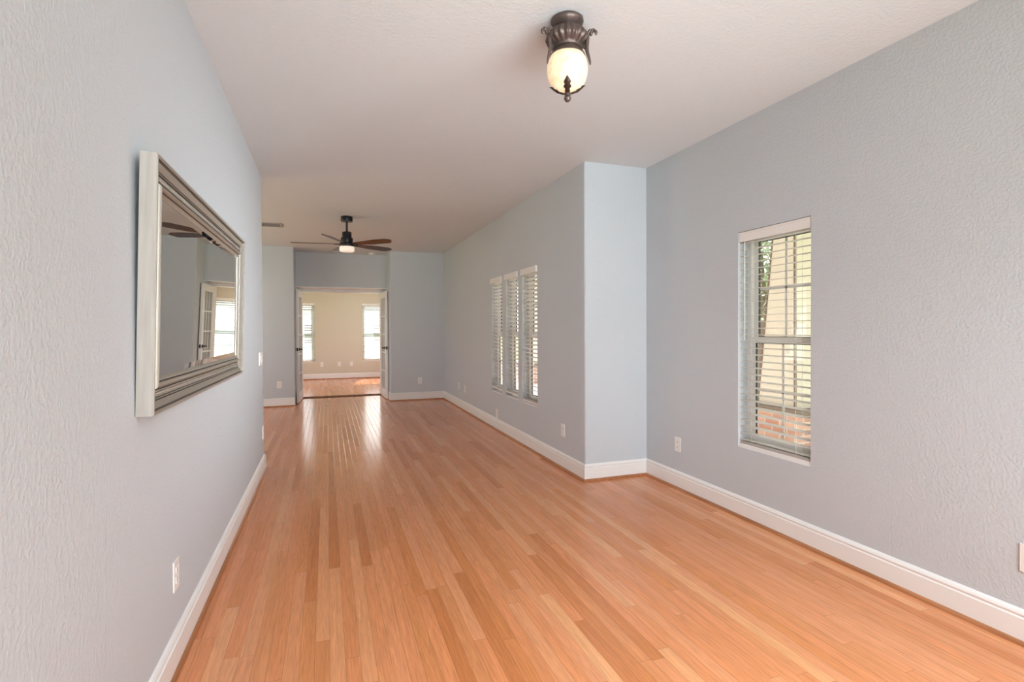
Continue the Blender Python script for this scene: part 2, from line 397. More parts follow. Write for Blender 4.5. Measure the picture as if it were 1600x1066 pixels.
def bevel_vertical(mb, pts, wd=0.014):
    ed = [e for e in mb.bm.edges if abs(e.verts[0].co.z - e.verts[1].co.z) > 0.5 and
          any(abs(e.verts[0].co.x - x) < 1e-4 and abs(e.verts[0].co.y - y) < 1e-4 for x, y in pts)]
    bmesh.ops.bevel(mb.bm, geom=ed, offset=wd, segments=4, affect='EDGES', profile=0.5)
    return mb

# ------------------------------------------------------------------ shell
struct('floor', MB().box(XHALL, XR2 + T, YREAR - T, 10.70, -0.06, 0), M['oak'], 'orange red oak strip floor of the long front room', 'floor')
struct('floor_back', MB().box(-3.2, XR1 + T, 10.96, YB + T, -0.06, 0), M['oak'], 'brightly lit oak floor of the beige room beyond the French doors', 'floor')
struct('trim_1', MB().box(XCL, XCR, 10.70, 10.96, -0.06, 0.006), M['thr'], 'dark wood threshold strip under the French doors', 'threshold')
struct('ceiling', MB().box(XHALL, XR2 + T, YREAR - T, 10.95, H, H + 0.12), M['ceil'], 'textured off white ceiling of the long front room', 'ceiling')
struct('ceiling_back', MB().box(-3.2, XR1 + T, 10.95, YB + T, H, H + 0.12), M['ceil'], 'ceiling of the beige room beyond the French doors', 'ceiling')
WZ0, WZ1 = 0.481, 1.985
RWZ0, RWZ1 = 0.483, 1.976
RW = (2.330, 2.911)                                # right window span in y
TW = [(5.097, 5.560), (5.685, 6.135), (6.272, 6.722)]
BW_ = [(-1.300, -0.300), (0.905, 1.905)]            # back room windows in x
BZ0, BZ1 = 0.455, 2.03
REARW = (-0.45, 2.5, 0.30, 2.50)
SIDEW = (-3.8, -0.9, 0.35, 2.45)
struct('wall_left', bevel_vertical(holed(YREAR, YL, 0, H, T, [SIDEW], lambda u, d, z: (XL - d, u, z)), [(XL, YL)]), M['wall'], 'textured grey wall on the left that holds the mirror', 'wall', 40)
struct('wall_hall_near', MB().box(XHALL, XL - T, YL - T, YL, 0, H), M['wall'], 'grey wall of the side hall behind the left partition', 'wall')
struct('wall_hall_end', holed(YL - T, YF + T, 0, H, T, [(6.4, 8.6, 0.5, 2.35)], lambda u, d, z: (XHALL - d, u, z)), M['wall'], 'grey end wall of the side hall', 'wall')
struct('wall_right', holed(YREAR, YR, 0, H, T, [(RW[0], RW[1], RWZ0, RWZ1), SIDEW], lambda u, d, z: (XR2 + d, u, z)), M['wall'], 'pale grey wall on the right with the single narrow window', 'wall')
struct('wall_return', bevel_vertical(MB().box(XR1, XR2 + T, YR, YR + T, 0, H), [(XR1, YR)], 0.016), M['wall'], 'short pale grey wall stepping in between the two right walls', 'wall', 40)
struct('wall_right_far', holed(YR + T, 10.95, 0, H, T, [(a, b, WZ0, WZ1) for a, b in TW], lambda u, d, z: (XR1 + d, u, z)), M['wall'], 'grey side wall with three narrow blind covered windows', 'wall')
struct('wall_far_left', bevel_vertical(MB().box(XHALL, XCL, YF, 10.95, 0, H), [(XCL, YF)], 0.012), M['wall'], 'dim grey far wall left of the French doors', 'wall', 40)
struct('wall_far_right', bevel_vertical(MB().box(XCR, XR1, YF, 10.95, 0, H), [(XCR, YF)], 0.012), M['wall'], 'grey far wall right of the French doors', 'wall', 40)
struct('wall_header', MB().box(XCL, XCR, YH, 10.95, 2.112, H), M['wall'], 'grey wall over the French door opening', 'wall')
struct('wall_rear', holed(XL, XR2 + T, 0, H, T, [REARW], lambda u, d, z: (u, YREAR - d, z)), M['wall'], 'grey wall behind the viewpoint with an added wide window', 'wall')
struct('wall_back_far', holed(-3.2, XR1 + T, 0, H, T, [(a, b, BZ0, BZ1) for a, b in BW_], lambda u, d, z: (u, YB + d, z)), M['beige'], 'beige end wall of the room beyond with two windows', 'wall')
struct('wall_back_left', holed(10.95, YB + T, 0, H, T, [(11.8, 14.0, 0.5, 2.3)], lambda u, d, z: (-3.2 - d, u, z)), M['beige'], 'beige left wall of the room beyond', 'wall')
struct('wall_back_right', holed(10.95, YB + T, 0, H, T, [(11.8, 14.0, 0.5, 2.3)], lambda u, d, z: (XR1 + d, u, z)), M['beige'], 'beige right wall of the room beyond', 'wall')
struct('wall_back_near', MB().box(-3.2, XCL, 10.95, 10.97, 0, H).box(XCR, XR1, 10.95, 10.97, 0, H).box(XCL, XCR, 10.95, 10.97, 2.112, H), M['beige'], 'beige wall around the French doors seen from the room beyond', 'wall')

# door jamb lining in the opening
JY = 10.74
jm = MB().box(XCL, XCL + 0.088, JY, 10.95, 0, 2.112).box(XCR - 0.082, XCR, JY, 10.95, 0, 2.112).box(XCL + 0.088, XCR - 0.082, JY, 10.95, 2.045, 2.112)
jm.box(XCL, XCR, YH + 0.002, JY, 2.098, 2.112)
struct('trim_2', jm, M['white'], 'white jamb and head trim lining the French door opening', 'door trim')

# baseboards with wooden shoe molding
def sweep(mb, A, B, n, prof, ea, eb):
    A = Vector((*A, 0)); B = Vector((*B, 0)); d = (B - A).normalized(); n = Vector((*n, 0))
    a = [mb.bm.verts.new(A + n * q - d * q * ea + Vector((0, 0, z))) for q, z in prof]
    b = [mb.bm.verts.new(B + n * q + d * q * eb + Vector((0, 0, z))) for q, z in prof]
    k = len(prof)
    for i in range(k): mb.bm.faces.new((a[i], a[(i + 1) % k], b[(i + 1) % k], b[i]))
    mb.bm.faces.new(a); mb.bm.faces.new(b[::-1])
BP = [(0, 0), (0.015, 0), (0.015, 0.108), (0.0105, 0.113), (0.0105, 0.118), (0.0135, 0.124), (0.011, 0.134), (0.006, 0.141), (0, 0.145)]
SP = [(0.015, 0), (0.0285, 0), (0.0280, 0.007), (0.0255, 0.013), (0.021, 0.0175), (0.015, 0.019)]
def baseboard(name, segs, label):
    mb = MB(); sh = MB()
    for A, B, n, ea, eb in segs:
        sweep(mb, A, B, n, BP, ea, eb); sweep(sh, A, B, n, SP, ea, eb)
    o = struct(name, mb, M['white'], label, 'baseboard', 35)
    s = sh.build('shoe_molding', M['shoe'], o, 40); s['label'] = 'orange oak shoe molding'
    return o
baseboard('baseboard_left', [((XL, YREAR), (XL, YL), (1, 0), 0, 1), ((XL, YL), (XHALL, YL), (0, 1), 1, 0)], 'white baseboard along the left wall under the mirror')
baseboard('baseboard_right', [((XR2, YREAR), (XR2, YR), (-1, 0), 0, -1)], 'white baseboard along the right wall below the single window')
baseboard('baseboard_return', [((XR2, YR), (XR1, YR), (0, -1), -1, 1)], 'white baseboard on the short return wall')
baseboard('baseboard_right_far', [((XR1, YR), (XR1, YF), (-1, 0), 1, -1)], 'long white baseboard below the three narrow windows')
baseboard('baseboard_far_right', [((XR1, YF), (XCR, YF), (0, -1), -1, 1), ((XCR, YF), (XCR, JY), (-1, 0), 1, 0)], 'white baseboard on the far wall right of the French doors')
baseboard('baseboard_far_left', [((XHALL, YF), (XCL, YF), (0, -1), 0, 0)], 'white baseboard on the far wall left of the French doors')
baseboard('baseboard_back', [((XR1, YB), (-3.2, YB), (0, -1), 0, 0)], 'white baseboard of the beige room beyond the doors')

# ------------------------------------------------------------------ windows (structure) and blinds (things)
LXR = PI / 2
RX = -PI / 2      # local x -> -Y, local y (into wall) -> +X
nwin = [0]
def window(loc, rz, W, Hh, label, grid=True):
    nwin[0] += 1
    r = thing('window_%d' % nwin[0], label, 'window', loc, (0, 0, rz), kind='structure')
    h = W / 2; y0, y1 = 0.082, 0.132
    f = MB(); fw_ = 0.034
    for a, b, c, d in ((-h, -h + fw_, 0, Hh), (h - fw_, h, 0, Hh), (-h + fw_, h - fw_, 0, fw_), (-h + fw_, h - fw_, Hh - fw_, Hh)):
        f.box(a, b, y0, y1, c, d)
    f.build('window_frame', M['vinyl'], r)
    mid = Hh * 0.500; sw = 0.036; x0, x1 = -h + fw_, h - fw_
    def sash(name, ya, yb, z0, z1, bot, top):
        s = MB()
        s.box(x0, x0 + sw, ya, yb, z0, z1).box(x1 - sw, x1, ya, yb, z0, z1)
        s.box(x0 + sw, x1 - sw, ya, yb, z0, z0 + bot).box(x0 + sw, x1 - sw, ya, yb, z1 - top, z1)
        so = s.build(name, M['vinyl'], r)
        yc = (ya + yb) / 2
        g = MB(); e = 0.004
        gx0, gx1, gz0, gz1 = x0 + sw, x1 - sw, z0 + bot, z1 - top
        for a, b, c, d in ((gx0, gx0 + e, gz0, gz1), (gx1 - e, gx1, gz0, gz1), (gx0, gx1, gz0, gz0 + e), (gx0, gx1, gz1 - e, gz1)):
            g.box(a, b, ya + 0.004, yb - 0.004, c, d)
        g.build('gasket', M['gasket'], so)
        MB().box(gx0, gx1, yc - 0.002, yc + 0.002, gz0, gz1).build('glass', M['glass'], so)
        if grid:
            q = MB(); cx = (gx0 + gx1) / 2; cz = (gz0 + gz1) / 2
            q.box(cx - 0.008, cx + 0.008, yc + 0.003, yc + 0.008, gz0, gz1).box(gx0, gx1, yc + 0.003, yc + 0.008, cz - 0.008, cz + 0.008)
            q.build('muntin', M['vinyl'], so)
    sash('upper_sash', 0.108, 0.130, mid - 0.016, Hh - fw_, 0.038, 0.036)
    sash('lower_sash', 0.084, 0.106, fw_, mid + 0.022, 0.050, 0.042)
    MB().box(-h + 0.0005, h - 0.0005, 0.004, 0.082, 0.0, 0.012).build('sill', M['white'], r)
    return r
def blind(loc, rz, W, Hh, label, group, tilt=4.0, lift=0.0, proud=0.0, val_over=0.0):
    r = thing('window_blind', label, 'blind', loc, (0, 0, rz), group=group)
    h = W / 2 - 0.006; yc = 0.036 - proud * 0.3
    v = MB(); vh = 0.066; hv = h + val_over; yf = 0.004 - proud
    v.box(-hv, hv, yf, yf + 0.010, Hh - 0.004 - vh, Hh - 0.004)
    v.box(-hv, -hv + 0.008, yf + 0.010, yf + 0.028, Hh - 0.004 - vh, Hh - 0.004).box(hv - 0.008, hv, yf + 0.010, yf + 0.028, Hh - 0.004 - vh, Hh - 0.004)
    v.box(-hv, hv, yf - 0.003, yf, Hh - 0.016, Hh - 0.004)
    v.build('valance', M['valance'], r)
    MB().box(-h + 0.004, h - 0.004, yc - 0.018, yc + 0.026, Hh - 0.05, Hh - 0.012).build('head_rail', M['valance'], r)
    s = MB(); z = Hh - 0.078; zb = 0.040 + lift; a = math.radians(tilt); n = 0
    while z > zb + 0.03:
        m = Matrix.Translation((0, yc, z)) @ Matrix.Rotation(a, 4, 'X')
        s.box(-h, h, -0.0250, 0.0250, -0.0014, 0.0014, m); z -= 0.0452; n += 1
    for i in range(4):
        s.box(-h, h, yc - 0.025, yc + 0.025, zb + 0.0005 + i * 0.0045, zb + 0.003 + i * 0.0045)
    s.build('slats', M['slat'], r)
    MB().box(-h, h, yc - 0.026, yc + 0.026, zb - 0.022, zb).bevel(0.003, 1).build('bottom_rail', M['valance'], r)
    c = MB()
    for x in (-h * 0.62, h * 0.62):
        for y in (-0.0268, 0.0268): c.box(x - 0.0008, x + 0.0008, yc + y - 0.0006, yc + y + 0.0006, zb, Hh - 0.05)
    c.build('ladder_cord', M['cord'], r)
    MB().tube([(-h + 0.05, yc - 0.032, Hh - 0.06), (-h + 0.052, yc - 0.033, Hh * 0.5)], 0.003, 6).build('tilt_wand', M['cord'], r)
    return r
rc = (RW[0] + RW[1]) / 2
window((XR2, rc, RWZ0), RX, RW[1] - RW[0], RWZ1 - RWZ0, 'narrow double hung window in the right wall overlooking the porch')
blind((XR2, rc, RWZ0), RX, RW[1] - RW[0], RWZ1 - RWZ0, 'white slatted blind hanging in the single window of the near right wall', 'white slatted window blinds', 3.0, -0.012)
tl = ['nearest of the three narrow windows in the far side wall', 'middle of the three narrow windows in the far side wall', 'farthest of the three narrow windows in the far side wall']
bl = ['white blind in the nearest of three side by side narrow windows', 'white blind in the middle one of three side by side narrow windows', 'white blind in the farthest of three narrow windows, closest to the far corner']
for (a, b), l1, l2 in zip(TW, tl, bl):
    window((XR1, (a + b) / 2, WZ0), RX, b - a, WZ1 - WZ0, l1)
    blind((XR1, (a + b) / 2, WZ0), RX, b - a, WZ1 - WZ0, l2, 'white slatted window blinds', -22.0, 0.0 if l2.startswith('white blind in the near') else 0.03, 0.022, 0.008)
for (a, b), l1, l2 in zip(BW_, ['left window in the beige wall of the room beyond', 'right window in the beige wall of the room beyond'],
                          ['white blind on the bluish left window of the beige back room', 'sunlit white blind on the right window of the beige back room']):
    window(((a + b) / 2, YB, BZ0), 0, b - a, BZ1 - BZ0, l1)
    blind(((a + b) / 2, YB, BZ0), 0, b - a, BZ1 - BZ0, l2, 'white slatted window blinds', 30.0)
window(((REARW[0] + REARW[1]) / 2, YREAR, REARW[2]), PI, REARW[1] - REARW[0], REARW[3] - REARW[2], 'added wide window behind the viewpoint', False)  # rear and side windows are unseen, added to let light in
for x_, rz_, l_ in ((XL, LXR, 'added wide window in the left wall behind the viewpoint'), (XR2, RX, 'added wide window in the right wall behind the viewpoint')):
    window((x_, (SIDEW[0] + SIDEW[1]) / 2, SIDEW[2]), rz_, SIDEW[1] - SIDEW[0], SIDEW[3] - SIDEW[2], l_, False)

window((XHALL, 7.5, 0.5), LXR, 2.2, 1.85, 'added wide window in the end wall of the side hall', False)  # hall and beige room side windows likewise added as light openings
window((-3.2, 12.9, 0.5), LXR, 2.2, 1.8, 'added wide window in the left wall of the beige room beyond', False)
window((XR1, 12.9, 0.5), RX, 2.2, 1.8, 'added wide window in the right wall of the beige room beyond', False)
# ------------------------------------------------------------------ french doors
def door(n, hinge, latch, flip, label):
    """x from hinge to latch, visible face at y=0, thickness towards y = flip*t"""
    d = Vector((latch[0] - hinge[0], latch[1] - hinge[1])); L = d.length; ang = math.atan2(d.y, d.x)
    r = thing('door_%d' % n, label, 'door', (hinge[0], hinge[1], 0.012), (0, 0, ang), kind='structure')
    th = 0.035; ya, yb = (0, th) if flip > 0 else (-th, 0)
    Hd = 2.022; st = 0.105; top = 0.115; bot = 0.165
    f = MB().box(0, st, ya, yb, 0, Hd).box(L - st, L, ya, yb, 0, Hd).box(st, L - st, ya, yb, 0, bot).box(st, L - st, ya, yb, Hd - top, Hd)
    f.build('door_frame', M['white'], r)
    q = MB(); gw = L - 2 * st; gh = Hd - top - bot
    for i in (1, 2): q.box(st + gw * i / 3 - 0.011, st + gw * i / 3 + 0.011, ya + 0.004, yb - 0.004, bot, Hd - top)
    for j in range(1, 5):
        z = bot + gh * j / 5; q.box(st, L - st, ya + 0.003, yb - 0.003, z - 0.011, z + 0.011)
    q.build('muntin', M['white'], r)
    yc = (ya + yb) / 2
    MB().box(st, L - st, yc - 0.002, yc + 0.002, bot, Hd - top).build('glass', M['dglass'], r)
    hd = MB(); z = 0.955; x = L - 0.06
    for y, sg, reach in ((ya, -1, 0.048 if flip > 0 else 0.020), (yb, 1, 0.048 if flip < 0 else 0.020)):
        m = Matrix.Translation((x, y, z)) @ Matrix.Rotation(-sg * PI / 2, 4, 'X')
        lp = [(0.030, 0), (0.030, 0.006), (0.024, 0.010), (0.011, 0.014), (0.010, reach)]
        k = len(hd.bm.verts); hd.lathe(lp, 16); hd.bm.verts.ensure_lookup_table()
        for v in hd.bm.verts[k:]: v.co = m @ v.co
        if reach > 0.03: hd.tube([(x + 0.006, y + sg * reach, z), (x - 0.04, y + sg * (reach + 0.004), z + 0.003), (x - 0.105, y + sg * (reach - 0.004), z - 0.004)], [0.010, 0.009, 0.007])
    hd.build('lever_handle', M['lever'], r, 40)
    MB().box(L, L + 0.0015, yc - 0.012, yc + 0.012, z - 0.03, z + 0.03).build('latch_plate', M['lever'], r)
    for hz in (0.2, 1.0, 1.8):
        MB().tube([(-0.004, yb if flip > 0 else ya, hz - 0.045), (-0.004, yb if flip > 0 else ya, hz + 0.045)], 0.006, 8).build('hinge', M['lever'], r)
    return r
door(1, (XCL + 0.092, JY - 0.004), (-0.478, 9.99), -1, 'left white French door of fifteen panes standing open')
door(2, (XCR - 0.086, JY - 0.004), (1.038, 10.05), 1, 'right white French door of fifteen panes standing open')

# ------------------------------------------------------------------ outlets and switches
def outlet(loc, rz, label):
    r = thing('wall_outlet', label, 'outlet', loc, (0, 0, rz), group='white duplex wall outlets')
    MB().box(-0.037, 0.037, -0.0065, -0.0003, -0.059, 0.059).bevel(0.0025, 2).build('cover_plate', M['plate'], r)
    for z in (-0.0195, 0.0195):
        q = MB().box(-0.016, 0.016, -0.0085, -0.0055, z - 0.0135, z + 0.0135).bevel(0.003, 2).build('receptacle', M['plate'], r)
        s = MB()
        for x in (-0.006, 0.006): s.box(x - 0.001, x + 0.001, -0.0089, -0.0080, z - 0.002, z + 0.006)
        s.box(-0.002, 0.002, -0.0089, -0.0080, z - 0.009, z - 0.005)
        s.build('slot', M['slot'], q)
    MB().lathe([(0.003, 0), (0.003, 0.001)], 10).build('screw', M['plate'], r).matrix_local = Matrix.Translation((0, -0.0063, 0)) @ Matrix.Rotation(PI / 2, 4, 'X')
    return r
LX = PI / 2
o0 = outlet((XL, 2.364, 0.357), LX, 'white outlet low on the left wall in front of the mirror')
G = 'white duplex wall outlets'
for loc, rz, l in (
    ((XL, 5.325, 0.366), LX, 'white outlet at the far end of the left wall near its corner'),
    ((-0.779, YF, 0.374), 0, 'white outlet on the dim far wall left of the French doors'),
    ((1.626, YF, 0.360), 0, 'white outlet on the far wall right of the French doors'),
    ((XR1, 8.59, 0.360), RX, 'farthest white outlet on the side wall, next to the far corner'),
    ((XR1, 8.17, 0.352), RX, 'white outlet on the side wall, second from the far corner'),
    ((XR1, 6.50, 0.207), RX, 'white outlet low under the farthest narrow window, just above the baseboard'),
    ((XR1, 4.465, 0.360), RX, 'white outlet on the side wall between narrow windows and projecting corner'),
    ((XR2, 3.573, 0.362), RX, 'white outlet on the right wall between the corner and the single window'),
    ((XR2, 1.295, 0.359), RX, 'white outlet cut by the right edge of the photo'),
    ((-0.134, YB, 0.394), 0, 'leftmost of three outlets on the beige back room wall'),
    ((0.302, YB, 0.394), 0, 'middle of three outlets on the beige back room wall'),
    ((0.614, YB, 0.394), 0, 'rightmost of three outlets on the beige back room wall')):
    dup(o0, loc, (0, 0, rz), l, G)
sw = thing('light_switch', 'white four gang switch plate at the far end of the left wall', 'light switch', (XL, 5.205, 1.055), (0, 0, LX))
MB().box(-0.105, 0.105, -0.0065, -0.0003, -0.058, 0.058).bevel(0.0025, 2).build('cover_plate', M['plate'], sw)
for i in range(4):
    x = -0.069 + i * 0.046
    MB().box(x - 0.0165, x + 0.0165, -0.0095, -0.006, -0.033, 0.033, Matrix.Rotation(math.radians(2.0 if i % 2 else -2.0), 4, 'X')).bevel(0.002, 1).build('rocker', M['plate'], sw)

# ------------------------------------------------------------------ mirror
MW, MH = 1.765, 0.832
mir = thing('wall_mirror', 'rectangular wall mirror in a stepped champagne silver frame leaning out from the left wall', 'mirror', (XL + 0.0088, 2.815, 1.044), (math.radians(1.45), 0, LX - 0.0073))
FP = [(0, 0), (0, 0.046), (0.003, 0.0495), (0.009, 0.0495), (0.012, 0.047), (0.0135, 0.039), (0.016, 0.0385), (0.022, 0.040), (0.026, 0.0375), (0.032, 0.032), (0.037, 0.029), (0.039, 0.0245), (0.041, 0.0245), (0.043, 0.030), (0.046, 0.030),
      (0.0475, 0.021), (0.068, 0.021), (0.0695, 0.031), (0.0725, 0.032), (0.074, 0.0275), (0.076, 0.0275), (0.080, 0.035), (0.086, 0.0395), (0.092, 0.0385), (0.0965, 0.033), (0.098, 0.026), (0.100, 0.026), (0.102, 0.0315), (0.106, 0.031), (0.110, 0.027), (0.115, 0.0245), (0.115, 0.0)]
GROOVES = (4, 5, 10, 11, 12, 14, 18, 19, 24, 25)      # darker coloured faces in the grooves of the profile
def rect_ring(mb, W, Hh, prof):
    rings = []
    for s, d in prof:
        rings.append([mb.bm.verts.new(p) for p in ((-W / 2 + s, -d, s), (W / 2 - s, -d, s), (W / 2 - s, -d, Hh - s), (-W / 2 + s, -d, Hh - s))])
    for a, b in zip(rings, rings[1:] + rings[:1]):
        for i in range(4):
            f_ = mb.bm.faces.new((a[i], a[(i + 1) % 4], b[(i + 1) % 4], b[i]))
            if rings.index(a) in GROOVES: f_.material_index = 1
mb = MB(); rect_ring(mb, MW, MH, FP); fo = mb.build('frame', M['silver'], mir, 28); fo.data.materials.append(M['groove_dark'])
mb = MB(); e = 0.0006
for x0, x1, z0, z1 in ((-MW / 2 - e, -MW / 2, -e, MH + e), (MW / 2, MW / 2 + e, -e, MH + e), (-MW / 2, MW / 2, -e, 0), (-MW / 2, MW / 2, MH, MH + e)):
    mb.box(x0, x1, -0.0465, -0.001, z0, z1)
o = mb.build('frame_side', M['side'], mir); o['label'] = 'whitewashed outer side of the frame'
bd = MB()
def beads(x0, z0, x1, z1):
    L = math.hypot(x1 - x0, z1 - z0); n = int(L / 0.0165)
    for i in range(n + 1):
        f = i / n; x = x0 + (x1 - x0) * f; z = z0 + (z1 - z0) * f
        bd.ball((x, -0.0215, z), 0.0064, 1.0, 8, 5)
        if i < n:
            dx, dz = (x1 - x0) / n / 2, (z1 - z0) / n / 2; px, pz = (z1 - z0) / L * 0.0085, (x1 - x0) / L * 0.0085
            for sg in (-1, 1): bd.ball((x + dx + sg * px, -0.0215, z + dz + sg * pz), 0.0030, 1.0, 6, 4)
q = 0.0575
beads(-MW / 2 + q, q, MW / 2 - q, q); beads(-MW / 2 + q, MH - q, MW / 2 - q, MH - q)
beads(-MW / 2 + q, q, -MW / 2 + q, MH - q); beads(MW / 2 - q, q, MW / 2 - q, MH - q)
o = bd.build('beaded_band', M['silver2'], mir, 60); o['label'] = 'darker beaded ornament band'
g = MB(); s0, s1 = 0.113, 0.138
for k, (s, d) in enumerate(((s0, 0.0275), (s1, 0.0305))):
    pass
A = [(-MW / 2 + s0, -0.0225, s0), (MW / 2 - s0, -0.0225, s0), (MW / 2 - s0, -0.0225, MH - s0), (-MW / 2 + s0, -0.0225, MH - s0)]
B = [(-MW / 2 + s1, -0.0245, s1), (MW / 2 - s1, -0.0245, s1), (MW / 2 - s1, -0.0245, MH - s1), (-MW / 2 + s1, -0.0245, MH - s1)]
D = [(x, -0.019, z) for x, y, z in A]
g.poly(A + B + D, [(4, 5, 6, 7)] + [(i, (i + 1) % 4, 4 + (i + 1) % 4, 4 + i) for i in range(4)] + [(8, 9, 10, 11)] + [(i, (i + 1) % 4, 8 + (i + 1) % 4, 8 + i) for i in range(4)])
g.build('mirror_glass', M['mirror'], mir)

# ------------------------------------------------------------------ ceiling lantern
LXc, LYc = 1.058, 2.205
va = math.atan2(-LYc, -LXc)                        # azimuth towards the viewpoint
lan = thing('ceiling_light', 'lit amber globe ceiling light with scrolled bronze arms near the front of the room', 'ceiling light', (LXc, LYc, H), (0, 0, va))
MB().lathe([(0.030, -0.0005), (0.066, -0.0005), (0.074, -0.006), (0.075, -0.016), (0.070, -0.026), (0.058, -0.034), (0.050, -0.042), (0.046, -0.046), (0.02, -0.046)], 48, flute=16, famp=0.03, frange=(-0.043, -0.024)).build('canopy', M['bronze'], lan, 50)
MB().lathe([(0.02, -0.046), (0.050, -0.046), (0.066, -0.050), (0.073, -0.055), (0.077, -0.060), (0.086, -0.072), (0.094, -0.086), (0.096, -0.098), (0.090, -0.110), (0.076, -0.120), (0.066, -0.126), (0.064, -0.130), (0.068, -0.133), (0.067, -0.139), (0.060, -0.142), (0.02, -0.142)], 96, flute=20, famp=0.06, frange=(-0.121, -0.062)).build('urn', M['bronze'], lan, 60)
MB().lathe([(0.02, -0.141), (0.060, -0.141), (0.066, -0.147), (0.073, -0.157), (0.079, -0.168), (0.0805, -0.172), (0.0775, -0.173), (0.02, -0.170)], 48).build('glass_holder', M['bronze'], lan, 40)
gl = [(0.02, -0.170), (0.076, -0.171), (0.0835, -0.186), (0.089, -0.200), (0.0925, -0.218), (0.0935, -0.236), (0.0905, -0.262), (0.083, -0.285), (0.071, -0.306), (0.055, -0.322), (0.036, -0.333), (0.015, -0.339)]
MB().lathe(gl, 48).build('globe', M['globe'], lan, 80)['label'] = 'glowing amber alabaster glass globe'
def arm(az):
    pts2 = []
    for i in range(15):                             # spiral curl at the top
        a = math.radians(-60 + i * 26); rr = 0.006 + 0.0155 * i / 14
        pts2.append((0.124 + rr * math.cos(a), -0.088 + rr * math.sin(a)))
    # curl leaves over the top and runs inwards, then down along the globe
    tail = [(0.118, -0.068), (0.106, -0.072), (0.097, -0.082), (0.094, -0.098), (0.093, -0.118), (0.091, -0.138), (0.091, -0.155), (0.094, -0.172), (0.099, -0.190), (0.104, -0.210), (0.106, -0.226)]
    pts2 = pts2[:11] + tail
    pts = [(r * math.cos(az), r * math.sin(az), z) for r, z in pts2]
    rad = [0.0066] * 11 + [0.0085] * 7 + [0.0078, 0.0068, 0.0055, 0.0035]
    m_ = MB().tube(pts, rad, 8)
    lo = [(0.092, -0.140), (0.084, -0.136), (0.078, -0.142), (0.080, -0.150), (0.086, -0.149)]
    m_.tube([(r * math.cos(az), r * math.sin(az), z) for r, z in lo], [0.005, 0.005, 0.0045, 0.004, 0.003], 8)
    return m_.build('scroll_arm', M['bronze'], lan, 60)
for a in (math.radians(78), math.radians(-58), math.radians(190)): arm(a)
def leaf(az):
    m_ = MB(); n = 8; L_, R_, Cn = [], [], []
    prof = [(0.008, -0.344), (0.022, -0.342), (0.036, -0.337), (0.048, -0.331), (0.058, -0.324), (0.066, -0.3165), (0.073, -0.3115), (0.080, -0.3095)]
    wd = [0.008, 0.013, 0.010, 0.019, 0.012, 0.017, 0.009, 0.002]
    if abs(az) < 0.1: prof = prof[:-2] + [(0.0735, -0.307), (0.079, -0.297)]
    for (r, z), w_ in zip(prof, wd):
        r += 0.003
        for lst, s in ((L_, -1), (Cn, 0), (R_, 1)):
            aa = az + s * w_ / max(r, 0.02)
            rr = r + (0.004 if s == 0 else 0.0)
            lst.append((rr * math.cos(aa), rr * math.sin(aa), z))
    pts = L_ + Cn + R_; fs = []
    for i in range(n - 1):
        fs += [(i, i + 1, n + i + 1, n + i), (n + i, n + i + 1, 2 * n + i + 1, 2 * n + i)]
    m_.poly(pts, fs)
    bmesh.ops.solidify(m_.bm, geom=m_.bm.faces[:], thickness=0.002)
    return m_.build('leaf', M['bronze'], lan)
for a in (0, PI / 2, PI, -PI / 2): leaf(a)
MB().lathe([(0.004, -0.336), (0.014, -0.339), (0.017, -0.344), (0.012, -0.348), (0.009, -0.352), (0.014, -0.357), (0.0165, -0.364), (0.014, -0.373), (0.008, -0.379), (0.002, -0.382)], 20).build('finial', M['bronze'], lan, 50)

# ------------------------------------------------------------------ ceiling fan
FX, FY = 0.248, 6.95
fan = thing('ceiling_fan', 'black ceiling fan with five dark wood blades and a small lit drum', 'ceiling fan', (FX, FY, H), (0, 0, 0))
MB().lathe([(0.070, -0.0005), (0.072, -0.004), (0.072, -0.056), (0.069, -0.062), (0.016, -0.063)], 36).build('canopy', M['black'], fan, 40)
MB().lathe([(0.0125, -0.060), (0.0125, -0.215)], 16).build('downrod', M['black'], fan, 40)
MB().lathe([(0.014, -0.185), (0.030, -0.188), (0.032, -0.192), (0.056, -0.196), (0.058, -0.202), (0.058, -0.262), (0.072, -0.268), (0.074, -0.274), (0.074, -0.325), (0.070, -0.333), (0.088, -0.338), (0.092, -0.345), (0.092, -0.372), (0.088, -0.378), (0.02, -0.379)], 40).build('motor_housing', M['black'], fan, 40)
MB().lathe([(0.02, -0.378), (0.088, -0.379), (0.092, -0.383), (0.091, -0.428), (0.082, -0.440), (0.03, -0.443)], 40).build('light_drum', M['diffuser'], fan, 50)['label'] = 'softly lit white drum light'
